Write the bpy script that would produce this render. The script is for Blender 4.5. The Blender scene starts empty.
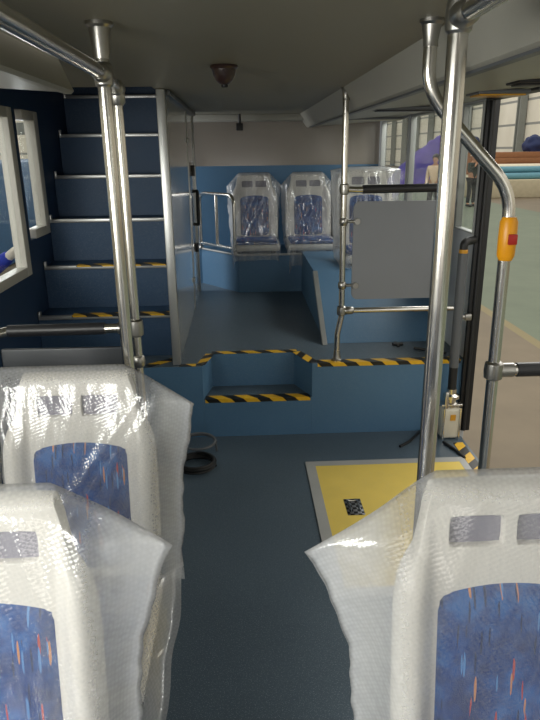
import bpy, bmesh, math, random
from mathutils import Vector, Matrix, noise
random.seed(7)
S = bpy.context.scene
COL = S.collection
PI = math.pi

# ------------------------------------------------------------------ colour / materials
def lin(h):
    if isinstance(h, str):
        h = h.lstrip('#'); h = [int(h[i:i+2], 16) / 255 for i in (0, 2, 4)]
    return tuple((c / 12.92 if c <= .04045 else ((c + .055) / 1.055) ** 2.4) for c in h) + (1,)

class NT:
    def __init__(s, name):
        s.m = bpy.data.materials.new(name); s.m.use_nodes = True
        s.t = s.m.node_tree; s.t.nodes.clear()
        s.out = s.n('ShaderNodeOutputMaterial')
    def n(s, ty, **kw):
        nd = s.t.nodes.new(ty)
        for k, v in kw.items():
            if k.startswith('i_'):
                nd.inputs[k[2:].replace('_', ' ')].default_value = v
            else: setattr(nd, k, v)
        return nd
    def l(s, a, b): s.t.links.new(a, b)
    def math(s, op, a, b=None):
        nd = s.n('ShaderNodeMath', operation=op)
        for i, v in enumerate((a, b)):
            if v is None: continue
            if isinstance(v, (int, float)): nd.inputs[i].default_value = v
            else: s.l(v, nd.inputs[i])
        return nd.outputs[0]
    def mixc(s, f, a, b):
        nd = s.n('ShaderNodeMix', data_type='RGBA')
        for sock, v in ((nd.inputs[0], f), (nd.inputs[6], a), (nd.inputs[7], b)):
            if isinstance(v, (int, float, tuple)): sock.default_value = v
            else: s.l(v, sock)
        return nd.outputs[2]

def mat(name, c, rough=.5, metal=0, var=.08, vscale=6, bump=0, bscale=60, spec=.5, speck=0, coat=0):
    k = NT(name)
    p = k.n('ShaderNodeBsdfPrincipled')
    p.inputs['Roughness'].default_value = rough; p.inputs['Metallic'].default_value = metal
    p.inputs['Specular IOR Level'].default_value = spec
    if coat: p.inputs['Coat Weight'].default_value = coat; p.inputs['Coat Roughness'].default_value = .12
    tc = k.n('ShaderNodeTexCoord')
    nz = k.n('ShaderNodeTexNoise', i_Scale=vscale, i_Detail=4.0); k.l(tc.outputs['Object'], nz.inputs['Vector'])
    a = lin(c); lo = tuple(x * (1 - var * 1.6) for x in a[:3]) + (1,); hi = tuple(min(1, x * (1 + var * 1.6)) for x in a[:3]) + (1,)
    col = k.mixc(nz.outputs[0], lo, hi)
    if speck:
        n2 = k.n('ShaderNodeTexNoise', i_Scale=260.0, i_Detail=1.0); k.l(tc.outputs['Object'], n2.inputs['Vector'])
        f = k.math('MULTIPLY', k.math('GREATER_THAN', n2.outputs[0], .62), speck)
        col = k.mixc(f, col, lin('#b8c4cc'))
    k.l(col, p.inputs['Base Color'])
    rr = k.n('ShaderNodeMapRange'); rr.inputs[3].default_value = max(0, rough - .06); rr.inputs[4].default_value = min(1, rough + .06)
    k.l(nz.outputs[0], rr.inputs[0]); k.l(rr.outputs[0], p.inputs['Roughness'])
    if bump:
        nb = k.n('ShaderNodeTexNoise', i_Scale=bscale, i_Detail=3.0); k.l(tc.outputs['Object'], nb.inputs['Vector'])
        b = k.n('ShaderNodeBump', i_Strength=bump, i_Distance=.01); k.l(nb.outputs[0], b.inputs['Height']); k.l(b.outputs[0], p.inputs['Normal'])
    k.l(p.outputs[0], k.out.inputs[0])
    return k.m

def hazard_mat():
    k = NT('hazard_tape'); p = k.n('ShaderNodeBsdfPrincipled'); p.inputs['Roughness'].default_value = .42
    uv = k.n('ShaderNodeUVMap'); sp = k.n('ShaderNodeSeparateXYZ'); k.l(uv.outputs[0], sp.inputs[0])
    d = k.math('FRACT', k.math('DIVIDE', k.math('ADD', sp.outputs[0], sp.outputs[1]), .15))
    f = k.math('LESS_THAN', d, .47)
    tc = k.n('ShaderNodeTexCoord'); nz = k.n('ShaderNodeTexNoise', i_Scale=40.0, i_Detail=4.0); k.l(tc.outputs['Object'], nz.inputs['Vector'])
    y = k.mixc(nz.outputs[0], lin('#cf9c14'), lin('#f0c22e'))
    k.l(k.mixc(f, y, lin('#14130f')), p.inputs['Base Color']); k.l(p.outputs[0], k.out.inputs[0])
    return k.m

def fabric_mat():
    k = NT('blue_seat_fabric'); p = k.n('ShaderNodeBsdfPrincipled'); p.inputs['Roughness'].default_value = .9; p.inputs['Specular IOR Level'].default_value = .15
    tc = k.n('ShaderNodeTexCoord'); O = tc.outputs['Object']
    nz = k.n('ShaderNodeTexNoise', i_Scale=14.0, i_Detail=5.0, i_Roughness=.65); k.l(O, nz.inputs['Vector'])
    cr = k.n('ShaderNodeValToRGB'); k.l(nz.outputs[0], cr.inputs[0])
    e = cr.color_ramp.elements; e[0].position = .36; e[0].color = lin('#082a64'); e[1].position = .64; e[1].color = lin('#1d5c9f')
    m = e.new(.5); m.color = lin('#0c3e80')
    col = cr.outputs[0]
    # short vertical dashes of red, orange and pale blue woven into the cloth
    for (off, thr, c) in ((0, .972, '#b5412e'), (3.7, .975, '#c98a58'), (8.1, .93, '#0a2450'), (5.3, .97, '#4f86c0')):
        mp = k.n('ShaderNodeMapping'); mp.inputs['Location'].default_value = (off, off, off * .7); mp.inputs['Scale'].default_value = (210, 19, 19)
        k.l(O, mp.inputs['Vector'])
        v = k.n('ShaderNodeTexVoronoi', i_Scale=1.0); v.feature = 'F1'; k.l(mp.outputs[0], v.inputs['Vector'])
        sx = k.n('ShaderNodeSeparateColor'); k.l(v.outputs['Color'], sx.inputs[0])
        f = k.math('MULTIPLY', k.math('GREATER_THAN', sx.outputs[0], thr), k.math('LESS_THAN', v.outputs['Distance'], .5))
        col = k.mixc(f, col, lin(c))
    k.l(col, p.inputs['Base Color'])
    w = k.n('ShaderNodeTexNoise', i_Scale=500.0); k.l(O, w.inputs['Vector'])
    b = k.n('ShaderNodeBump', i_Strength=.3, i_Distance=.003); k.l(w.outputs[0], b.inputs['Height']); k.l(b.outputs[0], p.inputs['Normal'])
    k.l(p.outputs[0], k.out.inputs[0]); return k.m

def bag_mat(name, milk=.42, bub=120.0, bstr=.5, gloss=.07):
    """bubble wrap: clear film that lets most light straight through, a milky part that scatters, and a glossy skin"""
    k = NT(name); tc = k.n('ShaderNodeTexCoord'); O = tc.outputs['Object']
    vo = k.n('ShaderNodeTexVoronoi', i_Scale=bub); vo.feature = 'SMOOTH_F1'; vo.inputs['Randomness'].default_value = .25; vo.inputs['Smoothness'].default_value = .35
    mp = k.n('ShaderNodeMapping'); mp.inputs['Rotation'].default_value = (.5, .35, .6); k.l(O, mp.inputs['Vector']); k.l(mp.outputs[0], vo.inputs['Vector'])
    nz = k.n('ShaderNodeTexNoise', i_Scale=9.0, i_Detail=5.0, i_Roughness=.6); k.l(O, nz.inputs['Vector'])
    h = k.math('ADD', k.math('MULTIPLY', vo.outputs['Distance'], -.35), k.math('MULTIPLY', nz.outputs[0], .35))
    b = k.n('ShaderNodeBump', i_Strength=bstr, i_Distance=.005); k.l(h, b.inputs['Height'])
    df = k.n('ShaderNodeBsdfDiffuse'); df.inputs[0].default_value = lin('#eef0f2'); b2 = k.n('ShaderNodeBump', i_Strength=bstr * .4, i_Distance=.005); k.l(h, b2.inputs['Height']); k.l(b2.outputs[0], df.inputs['Normal'])
    tl = k.n('ShaderNodeBsdfTranslucent'); tl.inputs[0].default_value = lin('#eeeef2')
    m1 = k.n('ShaderNodeMixShader'); m1.inputs[0].default_value = .45; k.l(df.outputs[0], m1.inputs[1]); k.l(tl.outputs[0], m1.inputs[2])
    tr = k.n('ShaderNodeBsdfTransparent'); tr.inputs[0].default_value = (.97, .97, .98, 1)
    m2 = k.n('ShaderNodeMixShader')
    at = k.n('ShaderNodeAttribute', attribute_name='fold')   # where the film lies folded several times it is milkier
    f = k.math('ADD', milk - .1, k.math('MULTIPLY', nz.outputs[0], .2))
    f = k.math('ADD', f, k.math('MULTIPLY', at.outputs['Fac'], .32))
    f = k.math('ADD', f, k.math('MULTIPLY', vo.outputs['Distance'], -.16))
    k.l(f, m2.inputs[0]); k.l(tr.outputs[0], m2.inputs[1]); k.l(m1.outputs[0], m2.inputs[2])
    gl = k.n('ShaderNodeBsdfGlossy'); gl.inputs['Roughness'].default_value = .16; k.l(b.outputs[0], gl.inputs['Normal'])
    fr = k.n('ShaderNodeLayerWeight'); fr.inputs[0].default_value = .5
    fa = k.math('ADD', k.math('MULTIPLY', k.math('POWER', fr.outputs['Facing'], 4.0), .4), gloss)
    m3 = k.n('ShaderNodeMixShader'); k.l(fa, m3.inputs[0]); k.l(m2.outputs[0], m3.inputs[1]); k.l(gl.outputs[0], m3.inputs[2])
    k.l(m3.outputs[0], k.out.inputs[0]); return k.m

def glass_mat():
    k = NT('window_glass'); tr = k.n('ShaderNodeBsdfTransparent'); tr.inputs[0].default_value = (.93, .95, .94, 1)
    gl = k.n('ShaderNodeBsdfGlossy'); gl.inputs['Roughness'].default_value = .03
    fr = k.n('ShaderNodeLayerWeight'); fr.inputs[0].default_value = .5; m = k.n('ShaderNodeMixShader')
    k.l(k.math('ADD', k.math('MULTIPLY', k.math('POWER', fr.outputs['Facing'], 5.0), .5), .025), m.inputs[0]); k.l(tr.outputs[0], m.inputs[1]); k.l(gl.outputs[0], m.inputs[2]); k.l(m.outputs[0], k.out.inputs[0]); return k.m

def checker_mat():
    k = NT('chequer_plate'); p = k.n('ShaderNodeBsdfPrincipled'); p.inputs['Metallic'].default_value = .8; p.inputs['Roughness'].default_value = .35
    tc = k.n('ShaderNodeTexCoord'); ch = k.n('ShaderNodeTexChecker', i_Scale=55.0); ch.inputs[1].default_value = lin('#2a2b2c'); ch.inputs[2].default_value = lin('#8b8d90')
    k.l(tc.outputs['Object'], ch.inputs[0]); k.l(ch.outputs[0], p.inputs['Base Color']); k.l(p.outputs[0], k.out.inputs[0]); return k.m

def shed_wall_mat():
    """white metal cladding in sheets with darker horizontal rails"""
    k = NT('shed_cladding'); p = k.n('ShaderNodeBsdfPrincipled'); p.inputs['Roughness'].default_value = .6
    tc = k.n('ShaderNodeTexCoord'); sp = k.n('ShaderNodeSeparateXYZ'); k.l(tc.outputs['Object'], sp.inputs[0])
    r = k.math('LESS_THAN', k.math('FRACT', k.math('DIVIDE', sp.outputs[2], 1.5)), .1)
    nz = k.n('ShaderNodeTexNoise', i_Scale=.6, i_Detail=4.0); k.l(tc.outputs['Object'], nz.inputs['Vector'])
    base = k.mixc(nz.outputs[0], lin('#cfcabb'), lin('#efebdf'))
    k.l(k.mixc(r, base, lin('#8d8f8c')), p.inputs['Base Color']); k.l(p.outputs[0], k.out.inputs[0]); return k.m

def ground_mat():
    k = NT('shed_floor_paint'); p = k.n('ShaderNodeBsdfPrincipled'); p.inputs['Roughness'].default_value = .6; p.inputs['Specular IOR Level'].default_value = .3
    tc = k.n('ShaderNodeTexCoord'); sp = k.n('ShaderNodeSeparateXYZ'); k.l(tc.outputs['Object'], sp.inputs[0])
    nz = k.n('ShaderNodeTexNoise', i_Scale=1.3, i_Detail=7.0, i_Roughness=.65); k.l(tc.outputs['Object'], nz.inputs['Vector'])
    beige = k.mixc(nz.outputs[0], lin('#5d5344'), lin('#7d715d'))
    green = k.mixc(nz.outputs[0], lin('#555f50'), lin('#707a66'))
    x = sp.outputs[0]
    g = k.math('MULTIPLY', k.math('GREATER_THAN', x, 3.12), k.math('LESS_THAN', x, 9.4))
    ln = k.math('MULTIPLY', k.math('GREATER_THAN', x, 3.0), k.math('LESS_THAN', x, 3.12))
    c = k.mixc(g, beige, green); c = k.mixc(ln, c, lin('#7f7453'))
    k.l(c, p.inputs['Base Color']); k.l(p.outputs[0], k.out.inputs[0]); return k.m

M = dict(
    floor=mat('floor_vinyl', '#4b5a66', .36, var=.1, vscale=3, speck=.25, bump=.08, bscale=120),
    riser=mat('blue_vinyl', '#4a7090', .5, var=.07, vscale=4, speck=.15),
    stair=mat('stair_vinyl', '#274768', .55, var=.08, vscale=4, speck=.12),
    dwall=mat('dark_blue_wall', '#2a4468', .55, var=.06),
    ceil=mat('ceiling_panel', '#8b8778', .55, var=.04, vscale=2),
    cove=mat('cove_panel', '#a3a197', .42, var=.04, vscale=2),
    white=mat('white_panel', '#bdb8ad', .2, var=.05, vscale=2, coat=1),
    alu=mat('aluminium_trim', '#c5c6c4', .36, .75, var=.05),
    beige=mat('beige_panel', '#857d73', .22, var=.07, vscale=2, coat=.5),
    chrome=mat('polished_steel', '#d6d3cc', .2, 1, var=.04, vscale=12),
    cast=mat('cast_clamp', '#a9a7a2', .32, 1, var=.1, vscale=20),
    rubber=mat('black_rubber', '#17181a', .5, var=.15),
    sleeve=mat('black_sleeve', '#232326', .42, var=.1),
    grey=mat('grey_laminate', '#7b7e83', .4, var=.03),
    dgrey=mat('dark_grey_laminate', '#3c4046', .4, var=.04),
    shell=mat('seat_shell', '#d9d5cb', .38, var=.03, vscale=5),
    alum=mat('matt_aluminium', '#a9aaa8', .5, .15), pillar=mat('pillar_grey', '#a3a5a3', .45, var=.04), slot=mat('slot_backing', '#7d7a86', .6), wallgrey=mat('wall_grey', '#c6c9cc', .4, var=.04),
    pan=mat('seat_pan', '#4a4d52', .6),
    fabric=fabric_mat(), hazard=hazard_mat(),
    bag=bag_mat('bubble_wrap', .25, gloss=.09), bagfar=bag_mat('clear_wrap', .3, 60, .4, gloss=.12),
    glass=glass_mat(), check=checker_mat(),
    yellow=mat('yellow_pad', '#e2c75c', .55, var=.06, vscale=8, speck=.08),
    buzz=mat('yellow_plastic', '#e79c12', .35, var=.03), red=mat('red_button', '#a8201a', .35, var=.03),
    brown=mat('brown_plastic', '#3a2a28', .3, var=.1), dark=mat('dark_plastic', '#1c1c1e', .45),
    amber=mat('amber_lens', '#c8912a', .3, var=.05), cyl=mat('cream_enamel', '#c9c4b4', .35),
    gtube=mat('grey_tube', '#5a5d61', .4, var=.05),
    wframe=mat('window_frame_paint', '#dcdad4', .45, var=.05),
    shed=shed_wall_mat(), ground=ground_mat(), column=mat('shed_column', '#7f837f', .6), shedend=mat('shed_end', '#b9b5a6', .7),
    purple=mat('purple_sheet', '#6a55b8', .5, var=.2, vscale=3), wood=mat('brown_board', '#8d5f3e', .7, var=.15),
    cream=mat('cream_roll', '#d9d0b8', .6), teal=mat('teal_roll', '#5c8fa0', .5, var=.1), stone=mat('pale_concrete', '#b3a98f', .8, var=.1),
    navy=mat('navy_cloth', '#1f2c55', .8), skin=mat('skin', '#b98a6c', .55, var=.05), hair=mat('black_hair', '#15120f', .6),
    black=mat('black_cloth', '#1d1f20', .85), blue=mat('royal_blue_cloth', '#2537a6', .8), glove=mat('white_glove', '#e3ddd0', .85),
    helmet=mat('white_helmet', '#e2ded2', .35), green=mat('olive_cloth', '#3b4038', .85), peach=mat('peach_cloth', '#dcc3a6', .85),
    cyan=mat('cyan_paint', '#3aa0d8', .4), bblue=mat('blue_paint', '#2b5b86', .4), lightglass=mat('diffuser', '#b9b5a4', .4),
)

# ------------------------------------------------------------------ mesh helpers
def box(bm, x0, x1, y0, y1, z0, z1, bev=0, seg=2):
    r = bmesh.ops.create_cube(bm, size=1)
    vs = r['verts']
    for v in vs:
        v.co = Vector(((x0 + x1) / 2 + v.co.x * (x1 - x0), (y0 + y1) / 2 + v.co.y * (y1 - y0), (z0 + z1) / 2 + v.co.z * (z1 - z0)))
    if bev:
        es = list({e for v in vs for e in v.link_edges})
        bmesh.ops.bevel(bm, geom=es, offset=bev, segments=seg, affect='EDGES', profile=.5)

def round_path(pts, rad, n=7):
    pts = [Vector(p) for p in pts]
    if len(pts) < 3 or rad <= 0: return pts
    out = [pts[0]]
    for i in range(1, len(pts) - 1):
        a, b, c = pts[i - 1], pts[i], pts[i + 1]
        d1 = (a - b); d2 = (c - b); l1, l2 = d1.length, d2.length
        d1.normalize(); d2.normalize()
        ang = d1.angle(d2)
        if ang > 3.1: out.append(b); continue
        t = min(rad / math.tan(ang / 2), l1 * .49, l2 * .49)
        p, q = b + d1 * t, b + d2 * t
        for j in range(n + 1):
            s = j / n
            out.append(p * (1 - s) ** 2 + b * 2 * s * (1 - s) + q * s * s)
    out.append(pts[-1]); return out

def tube(bm, pts, r, rad=0, seg=16, closed=False, caps=True):
    P = round_path(pts, rad) if not closed else [Vector(p) for p in pts]
    n = len(P); rings = []
    up = None
    for i in range(n):
        if closed: t = (P[(i + 1) % n] - P[i - 1]).normalized()
        else: t = (P[min(i + 1, n - 1)] - P[max(i - 1, 0)]).normalized()
        if up is None:
            up = Vector((0, 0, 1)) if abs(t.z) < .9 else Vector((1, 0, 0))
        a = (up - t * up.dot(t)).normalized(); b = t.cross(a); up = a
        rr = r[i] if isinstance(r, (list, tuple)) else r
        rings.append([bm.verts.new(P[i] + (a * math.cos(2 * PI * k / seg) + b * math.sin(2 * PI * k / seg)) * rr) for k in range(seg)])
    for i in range(n if closed else n - 1):
        A, B = rings[i], rings[(i + 1) % n]
        for k in range(seg): bm.faces.new((A[k], A[(k + 1) % seg], B[(k + 1) % seg], B[k]))
    if not closed and caps:
        bm.faces.new(rings[0][::-1]); bm.faces.new(rings[-1])

def lathe(bm, prof, c, axis='z', seg=24):
    c = Vector(c); rings = []
    for (r, h) in prof:
        ring = []
        for k in range(seg):
            a = 2 * PI * k / seg; u, v = r * math.cos(a), r * math.sin(a)
            d = {'z': (u, v, h), 'y': (u, h, v), 'x': (h, u, v)}[axis]
            ring.append(bm.verts.new(c + Vector(d)))
        rings.append(ring)
    for A, B in zip(rings, rings[1:]):
        for k in range(seg): bm.faces.new((A[k], A[(k + 1) % seg], B[(k + 1) % seg], B[k]))
    bm.faces.new(rings[0][::-1]); bm.faces.new(rings[-1])

def prism(bm, poly, z0, z1):
    a = [bm.verts.new((x, y, z0)) for x, y in poly]; b = [bm.verts.new((x, y, z1)) for x, y in poly]
    n = len(poly)
    bm.faces.new(a[::-1]); bm.faces.new(b)
    for i in range(n): bm.faces.new((a[i], a[(i + 1) % n], b[(i + 1) % n], b[i]))

def prism_x(bm, poly, x0, x1):
    a = [bm.verts.new((x0, y, z)) for y, z in poly]; b = [bm.verts.new((x1, y, z)) for y, z in poly]
    n = len(poly); bm.faces.new(a); bm.faces.new(b[::-1])
    for i in range(n): bm.faces.new((a[i], b[i], b[(i + 1) % n], a[(i + 1) % n]))

def BM(): return bmesh.new()

def obj(name, bm, m, parent=None, smooth=35, local=False, recalc=True):
    if recalc: bmesh.ops.recalc_face_normals(bm, faces=bm.faces[:])
    if parent is not None and not local:
        o = parent; off = Vector((0, 0, 0))
        while o is not None: off += Vector(o.location); o = o.parent
        bmesh.ops.translate(bm, verts=bm.verts[:], vec=-off)
    me = bpy.data.meshes.new(name); bm.to_mesh(me); bm.free()
    if smooth:
        for p in me.polygons: p.use_smooth = True
        if smooth < 180: me.set_sharp_from_angle(angle=math.radians(smooth))
    me.materials.append(m if not isinstance(m, str) else M[m])
    ob = bpy.data.objects.new(name, me); COL.objects.link(ob)
    if parent is not None: ob.parent = parent
    return ob

def tag(o, label, cat, group=None, kind=None):
    if label: o['label'] = label
    if cat: o['category'] = cat
    if group: o['group'] = group
    if kind: o['kind'] = kind
    return o

def thing(name, label, cat, loc, group=None):
    o = bpy.data.objects.new(name, None); COL.objects.link(o); o.location = loc; o.empty_display_size = .1
    return tag(o, label, cat, group)

def single(name, bm, m, label, cat, group=None, loc=None, smooth=35, local=False):
    """a thing that is one mesh, its origin at its base"""
    if loc is None:
        xs = [v.co for v in bm.verts]
        loc = Vector(((min(v.x for v in xs) + max(v.x for v in xs)) / 2, (min(v.y for v in xs) + max(v.y for v in xs)) / 2, min(v.z for v in xs)))
    if not local: bmesh.ops.translate(bm, verts=bm.verts[:], vec=-Vector(loc))
    o = obj(name, bm, m, None, smooth); o.location = loc
    return tag(o, label, cat, group)

def struct(name, bm, m, parent=None, smooth=30):
    o = obj(name, bm, m, parent, smooth)
    if parent is None: o['kind'] = 'structure'
    return o

def dup(root, loc, label, rz=0):
    r = root.copy(); COL.objects.link(r); r.location = loc; r.rotation_euler = (0, 0, rz); r['label'] = label
    for ch in list(root.children):
        c = ch.copy(); COL.objects.link(c); c.parent = r
        for g in list(ch.children):
            d = g.copy(); COL.objects.link(d); d.parent = c
    return r

def bx(*a, bev=0):
    bm = BM(); box(bm, *a, bev=bev); return bm
def tb(*a, **k):
    bm = BM(); tube(bm, *a, **k); return bm

# ------------------------------------------------------------------ dimensions of the bus
XL, XR = -1.2, 1.27          # inner faces of the side walls
YF, YP, YB = -2.0, 3.4, 6.0  # front end, face of the raised floor, rear wall
ZP, ZC, ZS = .44, 1.9, 1.8   # raised floor, ceiling, soffits
GZ = -.35                    # ground outside

# ------------------------------------------------------------------ setting
struct('floor', bx(XL - .06, 1.25, YF, YP + .02, -.06, 0), 'floor')
notch = [(-.245, YP), (-.20, YP + .22), (.30, YP + .22), (.385, YP)]
poly = [(XL - .06, YP)] + notch + [(XR + .0, YP), (XR + .0, YB), (XL - .06, YB)]
bm = BM(); prism(bm, poly, 0, ZP)
o = struct('raised_floor', bm, 'riser')
o.data.materials.append(M['floor'])
for p in o.data.polygons:
    if p.normal.z > .9: p.material_index = 1
bm = BM(); prism(bm, [(-.244, YP), (-.20, YP + .219), (.30, YP + .219), (.384, YP)], 0, .235)
o = struct('entry_step', bm, 'riser'); o.data.materials.append(M['floor'])
for p in o.data.polygons:
    if p.normal.z > .9: p.material_index = 1
# rear seat plinth with its cut corner
PZ = .76
bm = BM(); prism(bm, [(-.03, 5.35), (XR, 5.35), (XR, YB), (-1.18, YB), (-1.18, 5.84), (-.37, 5.8)], ZP, PZ)
struct('rear_seat_plinth', bm, 'riser')

def wall_with_holes(bm, x0, x1, y0, y1, z0, z1, holes):
    """a side wall in the Y/Z plane with rectangular openings (ya,yb,za,zb), none overlapping in Y"""
    y = y0
    for (a, b, c, d) in sorted(holes):
        if a > y: box(bm, x0, x1, y, a, z0, z1)
        if c > z0: box(bm, x0, x1, a, b, z0, c)
        if d < z1: box(bm, x0, x1, a, b, d, z1)
        y = b
    if y < y1: box(bm, x0, x1, y, y1, z0, z1)

LW = [(-1.75, .9, .95, 1.83), (1.0, 3.60, .95, 1.83), (3.68, 4.04, 1.13, 1.83), (5.05, 5.85, .45, 1.8)]  # last opening is unseen, stretched to the floor to light the plinth corner
bm = BM(); wall_with_holes(bm, XL - .06, XL, YF, YB, -.06, 2.62, LW); struct('wall_left', bm, 'dwall')
RW = [(-1.9, .55, .9, 1.83), (.6, 3.40, -.06, 1.84), (3.425, 3.74, 1.15, 1.83), (3.80, 4.88, 1.15, 1.83), (4.95, 5.88, 1.15, 1.83)]
bm = BM(); wall_with_holes(bm, XR, XR + .03, YF, YB, -.06, 1.92, RW); struct('wall_right', bm, 'wallgrey')
bm = BM(); box(bm, XL - .06, XR + .06, YB, YB + .06, -.06, 1.47); struct('wall_rear', bm, 'riser')
bm = BM(); box(bm, XL - .06, XR + .06, YB, YB + .06, 1.47, 1.92); struct('wall_rear_upper', bm, 'beige')
# unseen front end of the saloon, windscreen opening narrowed to dim the stairs
bm = BM(); box(bm, XL - .06, XR + .06, YF - .06, YF, -.06, .75); box(bm, XL - .06, XR + .06, YF - .06, YF, 1.40, 1.95); struct('wall_front', bm, 'grey')

# windows: pale frame + pane
def window(name, xw, hole, fr=.05, fcol='wframe', depth=.05):
    ya, yb, za, zb = hole
    s = 1 if xw > 0 else -1
    xa, xb = sorted((xw - s * .012, xw + s * depth))
    bm = BM()
    if name != 'window_3': box(bm, xa, xb, ya, ya + fr, za, zb, .004)
    box(bm, xa, xb, yb - fr, yb, za, zb, .004)
    box(bm, xa, xb, ya + fr, yb - fr, za, za + fr * .7, .004); box(bm, xa, xb, ya + fr, yb - fr, zb - fr * .7, zb, .004)
    o = struct(name, bm, fcol)
    xm = xw + s * .018
    g = struct('window_pane', bx(xm - .003, xm + .003, ya + fr, yb - fr, za + fr * .7, zb - fr * .7), 'glass', o)
    return o
for i, h in enumerate(LW[:3]): window('window_%d' % (i + 1), XL, h, fr=.075 if i in (1, 2) else .05)
for i, h in enumerate([RW[0]] + RW[2:]): window('window_%d' % (i + 5), XR, h, fr=.016, fcol='pillar' if i else 'wframe', depth=.03)

# ceiling, bulkheads and soffits
bm = BM()
box(bm, -.58, .56, YF, 3.34, ZC, ZC + .04)
box(bm, XL, -.58, 2.36, 3.34, ZC, ZC + .04)
box(bm, -.42, .56, 3.34, YB, ZC, ZC + .04)
box(bm, XL, -.42, 5.3, YB, ZC, ZC + .04)
struct('ceiling', bm, 'ceil')
def cove(name, pts, y0, y1):
    bm = BM()
    v0 = [bm.verts.new((x, y0, z)) for x, z in pts]; v1 = [bm.verts.new((x, y1, z)) for x, z in pts]
    n = len(pts)
    for i in range(n): bm.faces.new((v0[i], v0[(i + 1) % n], v1[(i + 1) % n], v1[i]))
    bm.faces.new(v0[::-1]); bm.faces.new(v1)
    return struct(name, bm, 'cove', smooth=20)
cove('ceiling_cove_right', [(.53, 1.905), (.535, 1.895), (.60, 1.80), (.615, 1.79), (.63, 1.79), (.645, 1.797), (XR, 1.838), (XR, 1.95), (.53, 1.95)], YF, YB)
cove('ceiling_cove_left', [(-.60, 1.905), (-.60, 1.895), (-.56, 1.80), (-.57, 1.79), (-.59, 1.79), (-.605, 1.797), (XL, 1.838), (XL, 1.95), (-.60, 1.95)], YF, 2.36)
bm = BM(); box(bm, -.42, .56, YB - .16, YB, 1.845, ZC, .006); struct('trim_1', bm, 'cove')
# thin metal seam along the edge of the right-hand soffit and header over the doorway
bm = BM(); box(bm, 1.235, XR + .03, .6, 3.34, 1.825, 1.852, .003); struct('trim_2', bm, 'rubber')
bm = BM(); box(bm, .605, .63, YF, YB - .2, 1.783, 1.7905); struct('trim_3', bm, 'gtube')
bm = BM(); tube(bm, [(1.2, 5.343, PZ + .002), (-.033, 5.343, PZ + .002), (-.372, 5.793, PZ + .002)], .009, seg=8); struct('trim_4', bm, 'alum')
# stair well above the ceiling
bm = BM()
box(bm, -.42, -.36, 3.34, 5.3, ZC + .04, 2.6); box(bm, XL, -.36, 5.3, 5.36, ZC + .04, 2.6)
box(bm, XL, -.36, 3.28, 3.34, ZC + .04, 2.6); box(bm, XL - .06, -.36, 3.28, 5.36, 2.6, 2.65)
struct('stairwell_walls', bm, 'beige')

# ------------------------------------------------------------------ staircase
st = thing('staircase', 'blue vinyl staircase with pale nosings climbing at the rear left', 'staircase', (-.8, YP + .2, ZP))
for k in range(1, 8):
    y = 3.4 + .22 * k; z = ZP + .255 * k
    bm = BM(); box(bm, XL + .004, -.415, y, 5.0 + .22 * max(0, k - 6), ZP + .255 * (k - 1) + (.001 if k == 1 else 0), z)
    sp = obj('step', bm, 'stair', st)
    obj('nosing', bx(XL + .02, -.42, y - .012, y + .022, z - .018, z + .004, bev=.003), 'alu', sp)
    if k <= 2:
        bm = BM(); uv = bm.loops.layers.uv.new('UVMap')
        pr = ((y - .0135, z - .004, .01), (y - .0135, z + .0055, .02), (y + .05, z + .0055, .084), (y + .05, z + .001, .09))
        for (ya, za, ua), (yb, zb, ub) in zip(pr, pr[1:]):
            f = bm.faces.new([bm.verts.new(p) for p in ((-1.0, ya, za), (-.425, ya, za), (-.425, yb, zb), (-1.0, yb, zb))])
            for l, vv in zip(f.loops, (ua, ua, ub, ub)): l[uv].uv = (l.vert.co.x, vv)
        obj('hazard_strip', bm, 'hazard', sp, 0, recalc=False)
    # little pale end bracket on the wall side
    obj('end_bracket', bx(XL + .006, XL + .02, y - .01, y + .02, z - .018, z + .03, bev=.003), 'alu', sp)

# ------------------------------------------------------------------ partition beside the stair
pt = thing('stair_partition', 'glossy pale partition between the staircase and the rear gangway', 'partition', (-.385, 4.4, ZP))
obj('panel', bx(-.395, -.372, 3.47, 4.75, ZP + .004, ZC - .004), 'white', pt)
obj('door_panel', bx(-.392, -.376, 4.77, 5.42, ZP + .01, 1.52, bev=.004), 'white', pt)
obj('upper_panel', bx(-.392, -.376, 4.77, 5.42, 1.525, ZC - .004), 'white', pt)
obj('frame_post', bx(-.412, -.366, 3.425, 3.47, ZP + .002, ZC - .002, bev=.006), 'alu', pt)
obj('frame_post', bx(-.398, -.366, 5.42, 5.45, ZP + .002, ZC - .002, bev=.005), 'alu', pt)
obj('frame_post', bx(-.397, -.368, 4.75, 4.77, ZP + .002, ZC - .002, bev=.004), 'alu', pt)
obj('top_rail', bx(-.40, -.345, 3.47, 5.42, ZC - .03, ZC - .003, bev=.004), 'gtube', pt)
bm = BM()
ring = [(-.345, 5.2 + .055 * math.cos(a), 1.17 + .13 * math.sin(a)) for a in [2 * PI * i / 24 for i in range(24)]]
tube(bm, ring, .011, seg=10, closed=True); tube(bm, [(-.345, 5.2, 1.30), (-.376, 5.2, 1.30)], .012, seg=10); tube(bm, [(-.345, 5.2, 1.04), (-.376, 5.2, 1.04)], .012, seg=10)
h = obj('handle', bm, 'rubber', pt); h['label'] = 'black oval pull handle'
obj('latch', bx(-.376, -.35, 5.05, 5.12, 1.42, 1.50, bev=.005), 'dark', pt)
obj('latch', bx(-.376, -.35, 5.1, 5.17, .83, .90, bev=.005), 'dark', pt)
obj('hinge', bx(-.372, -.36, 4.72, 4.79, 1.66, 1.69, bev=.003), 'alu', pt)
obj('hinge', bx(-.372, -.36, 4.72, 4.79, .66, .69, bev=.003), 'alu', pt)

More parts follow.
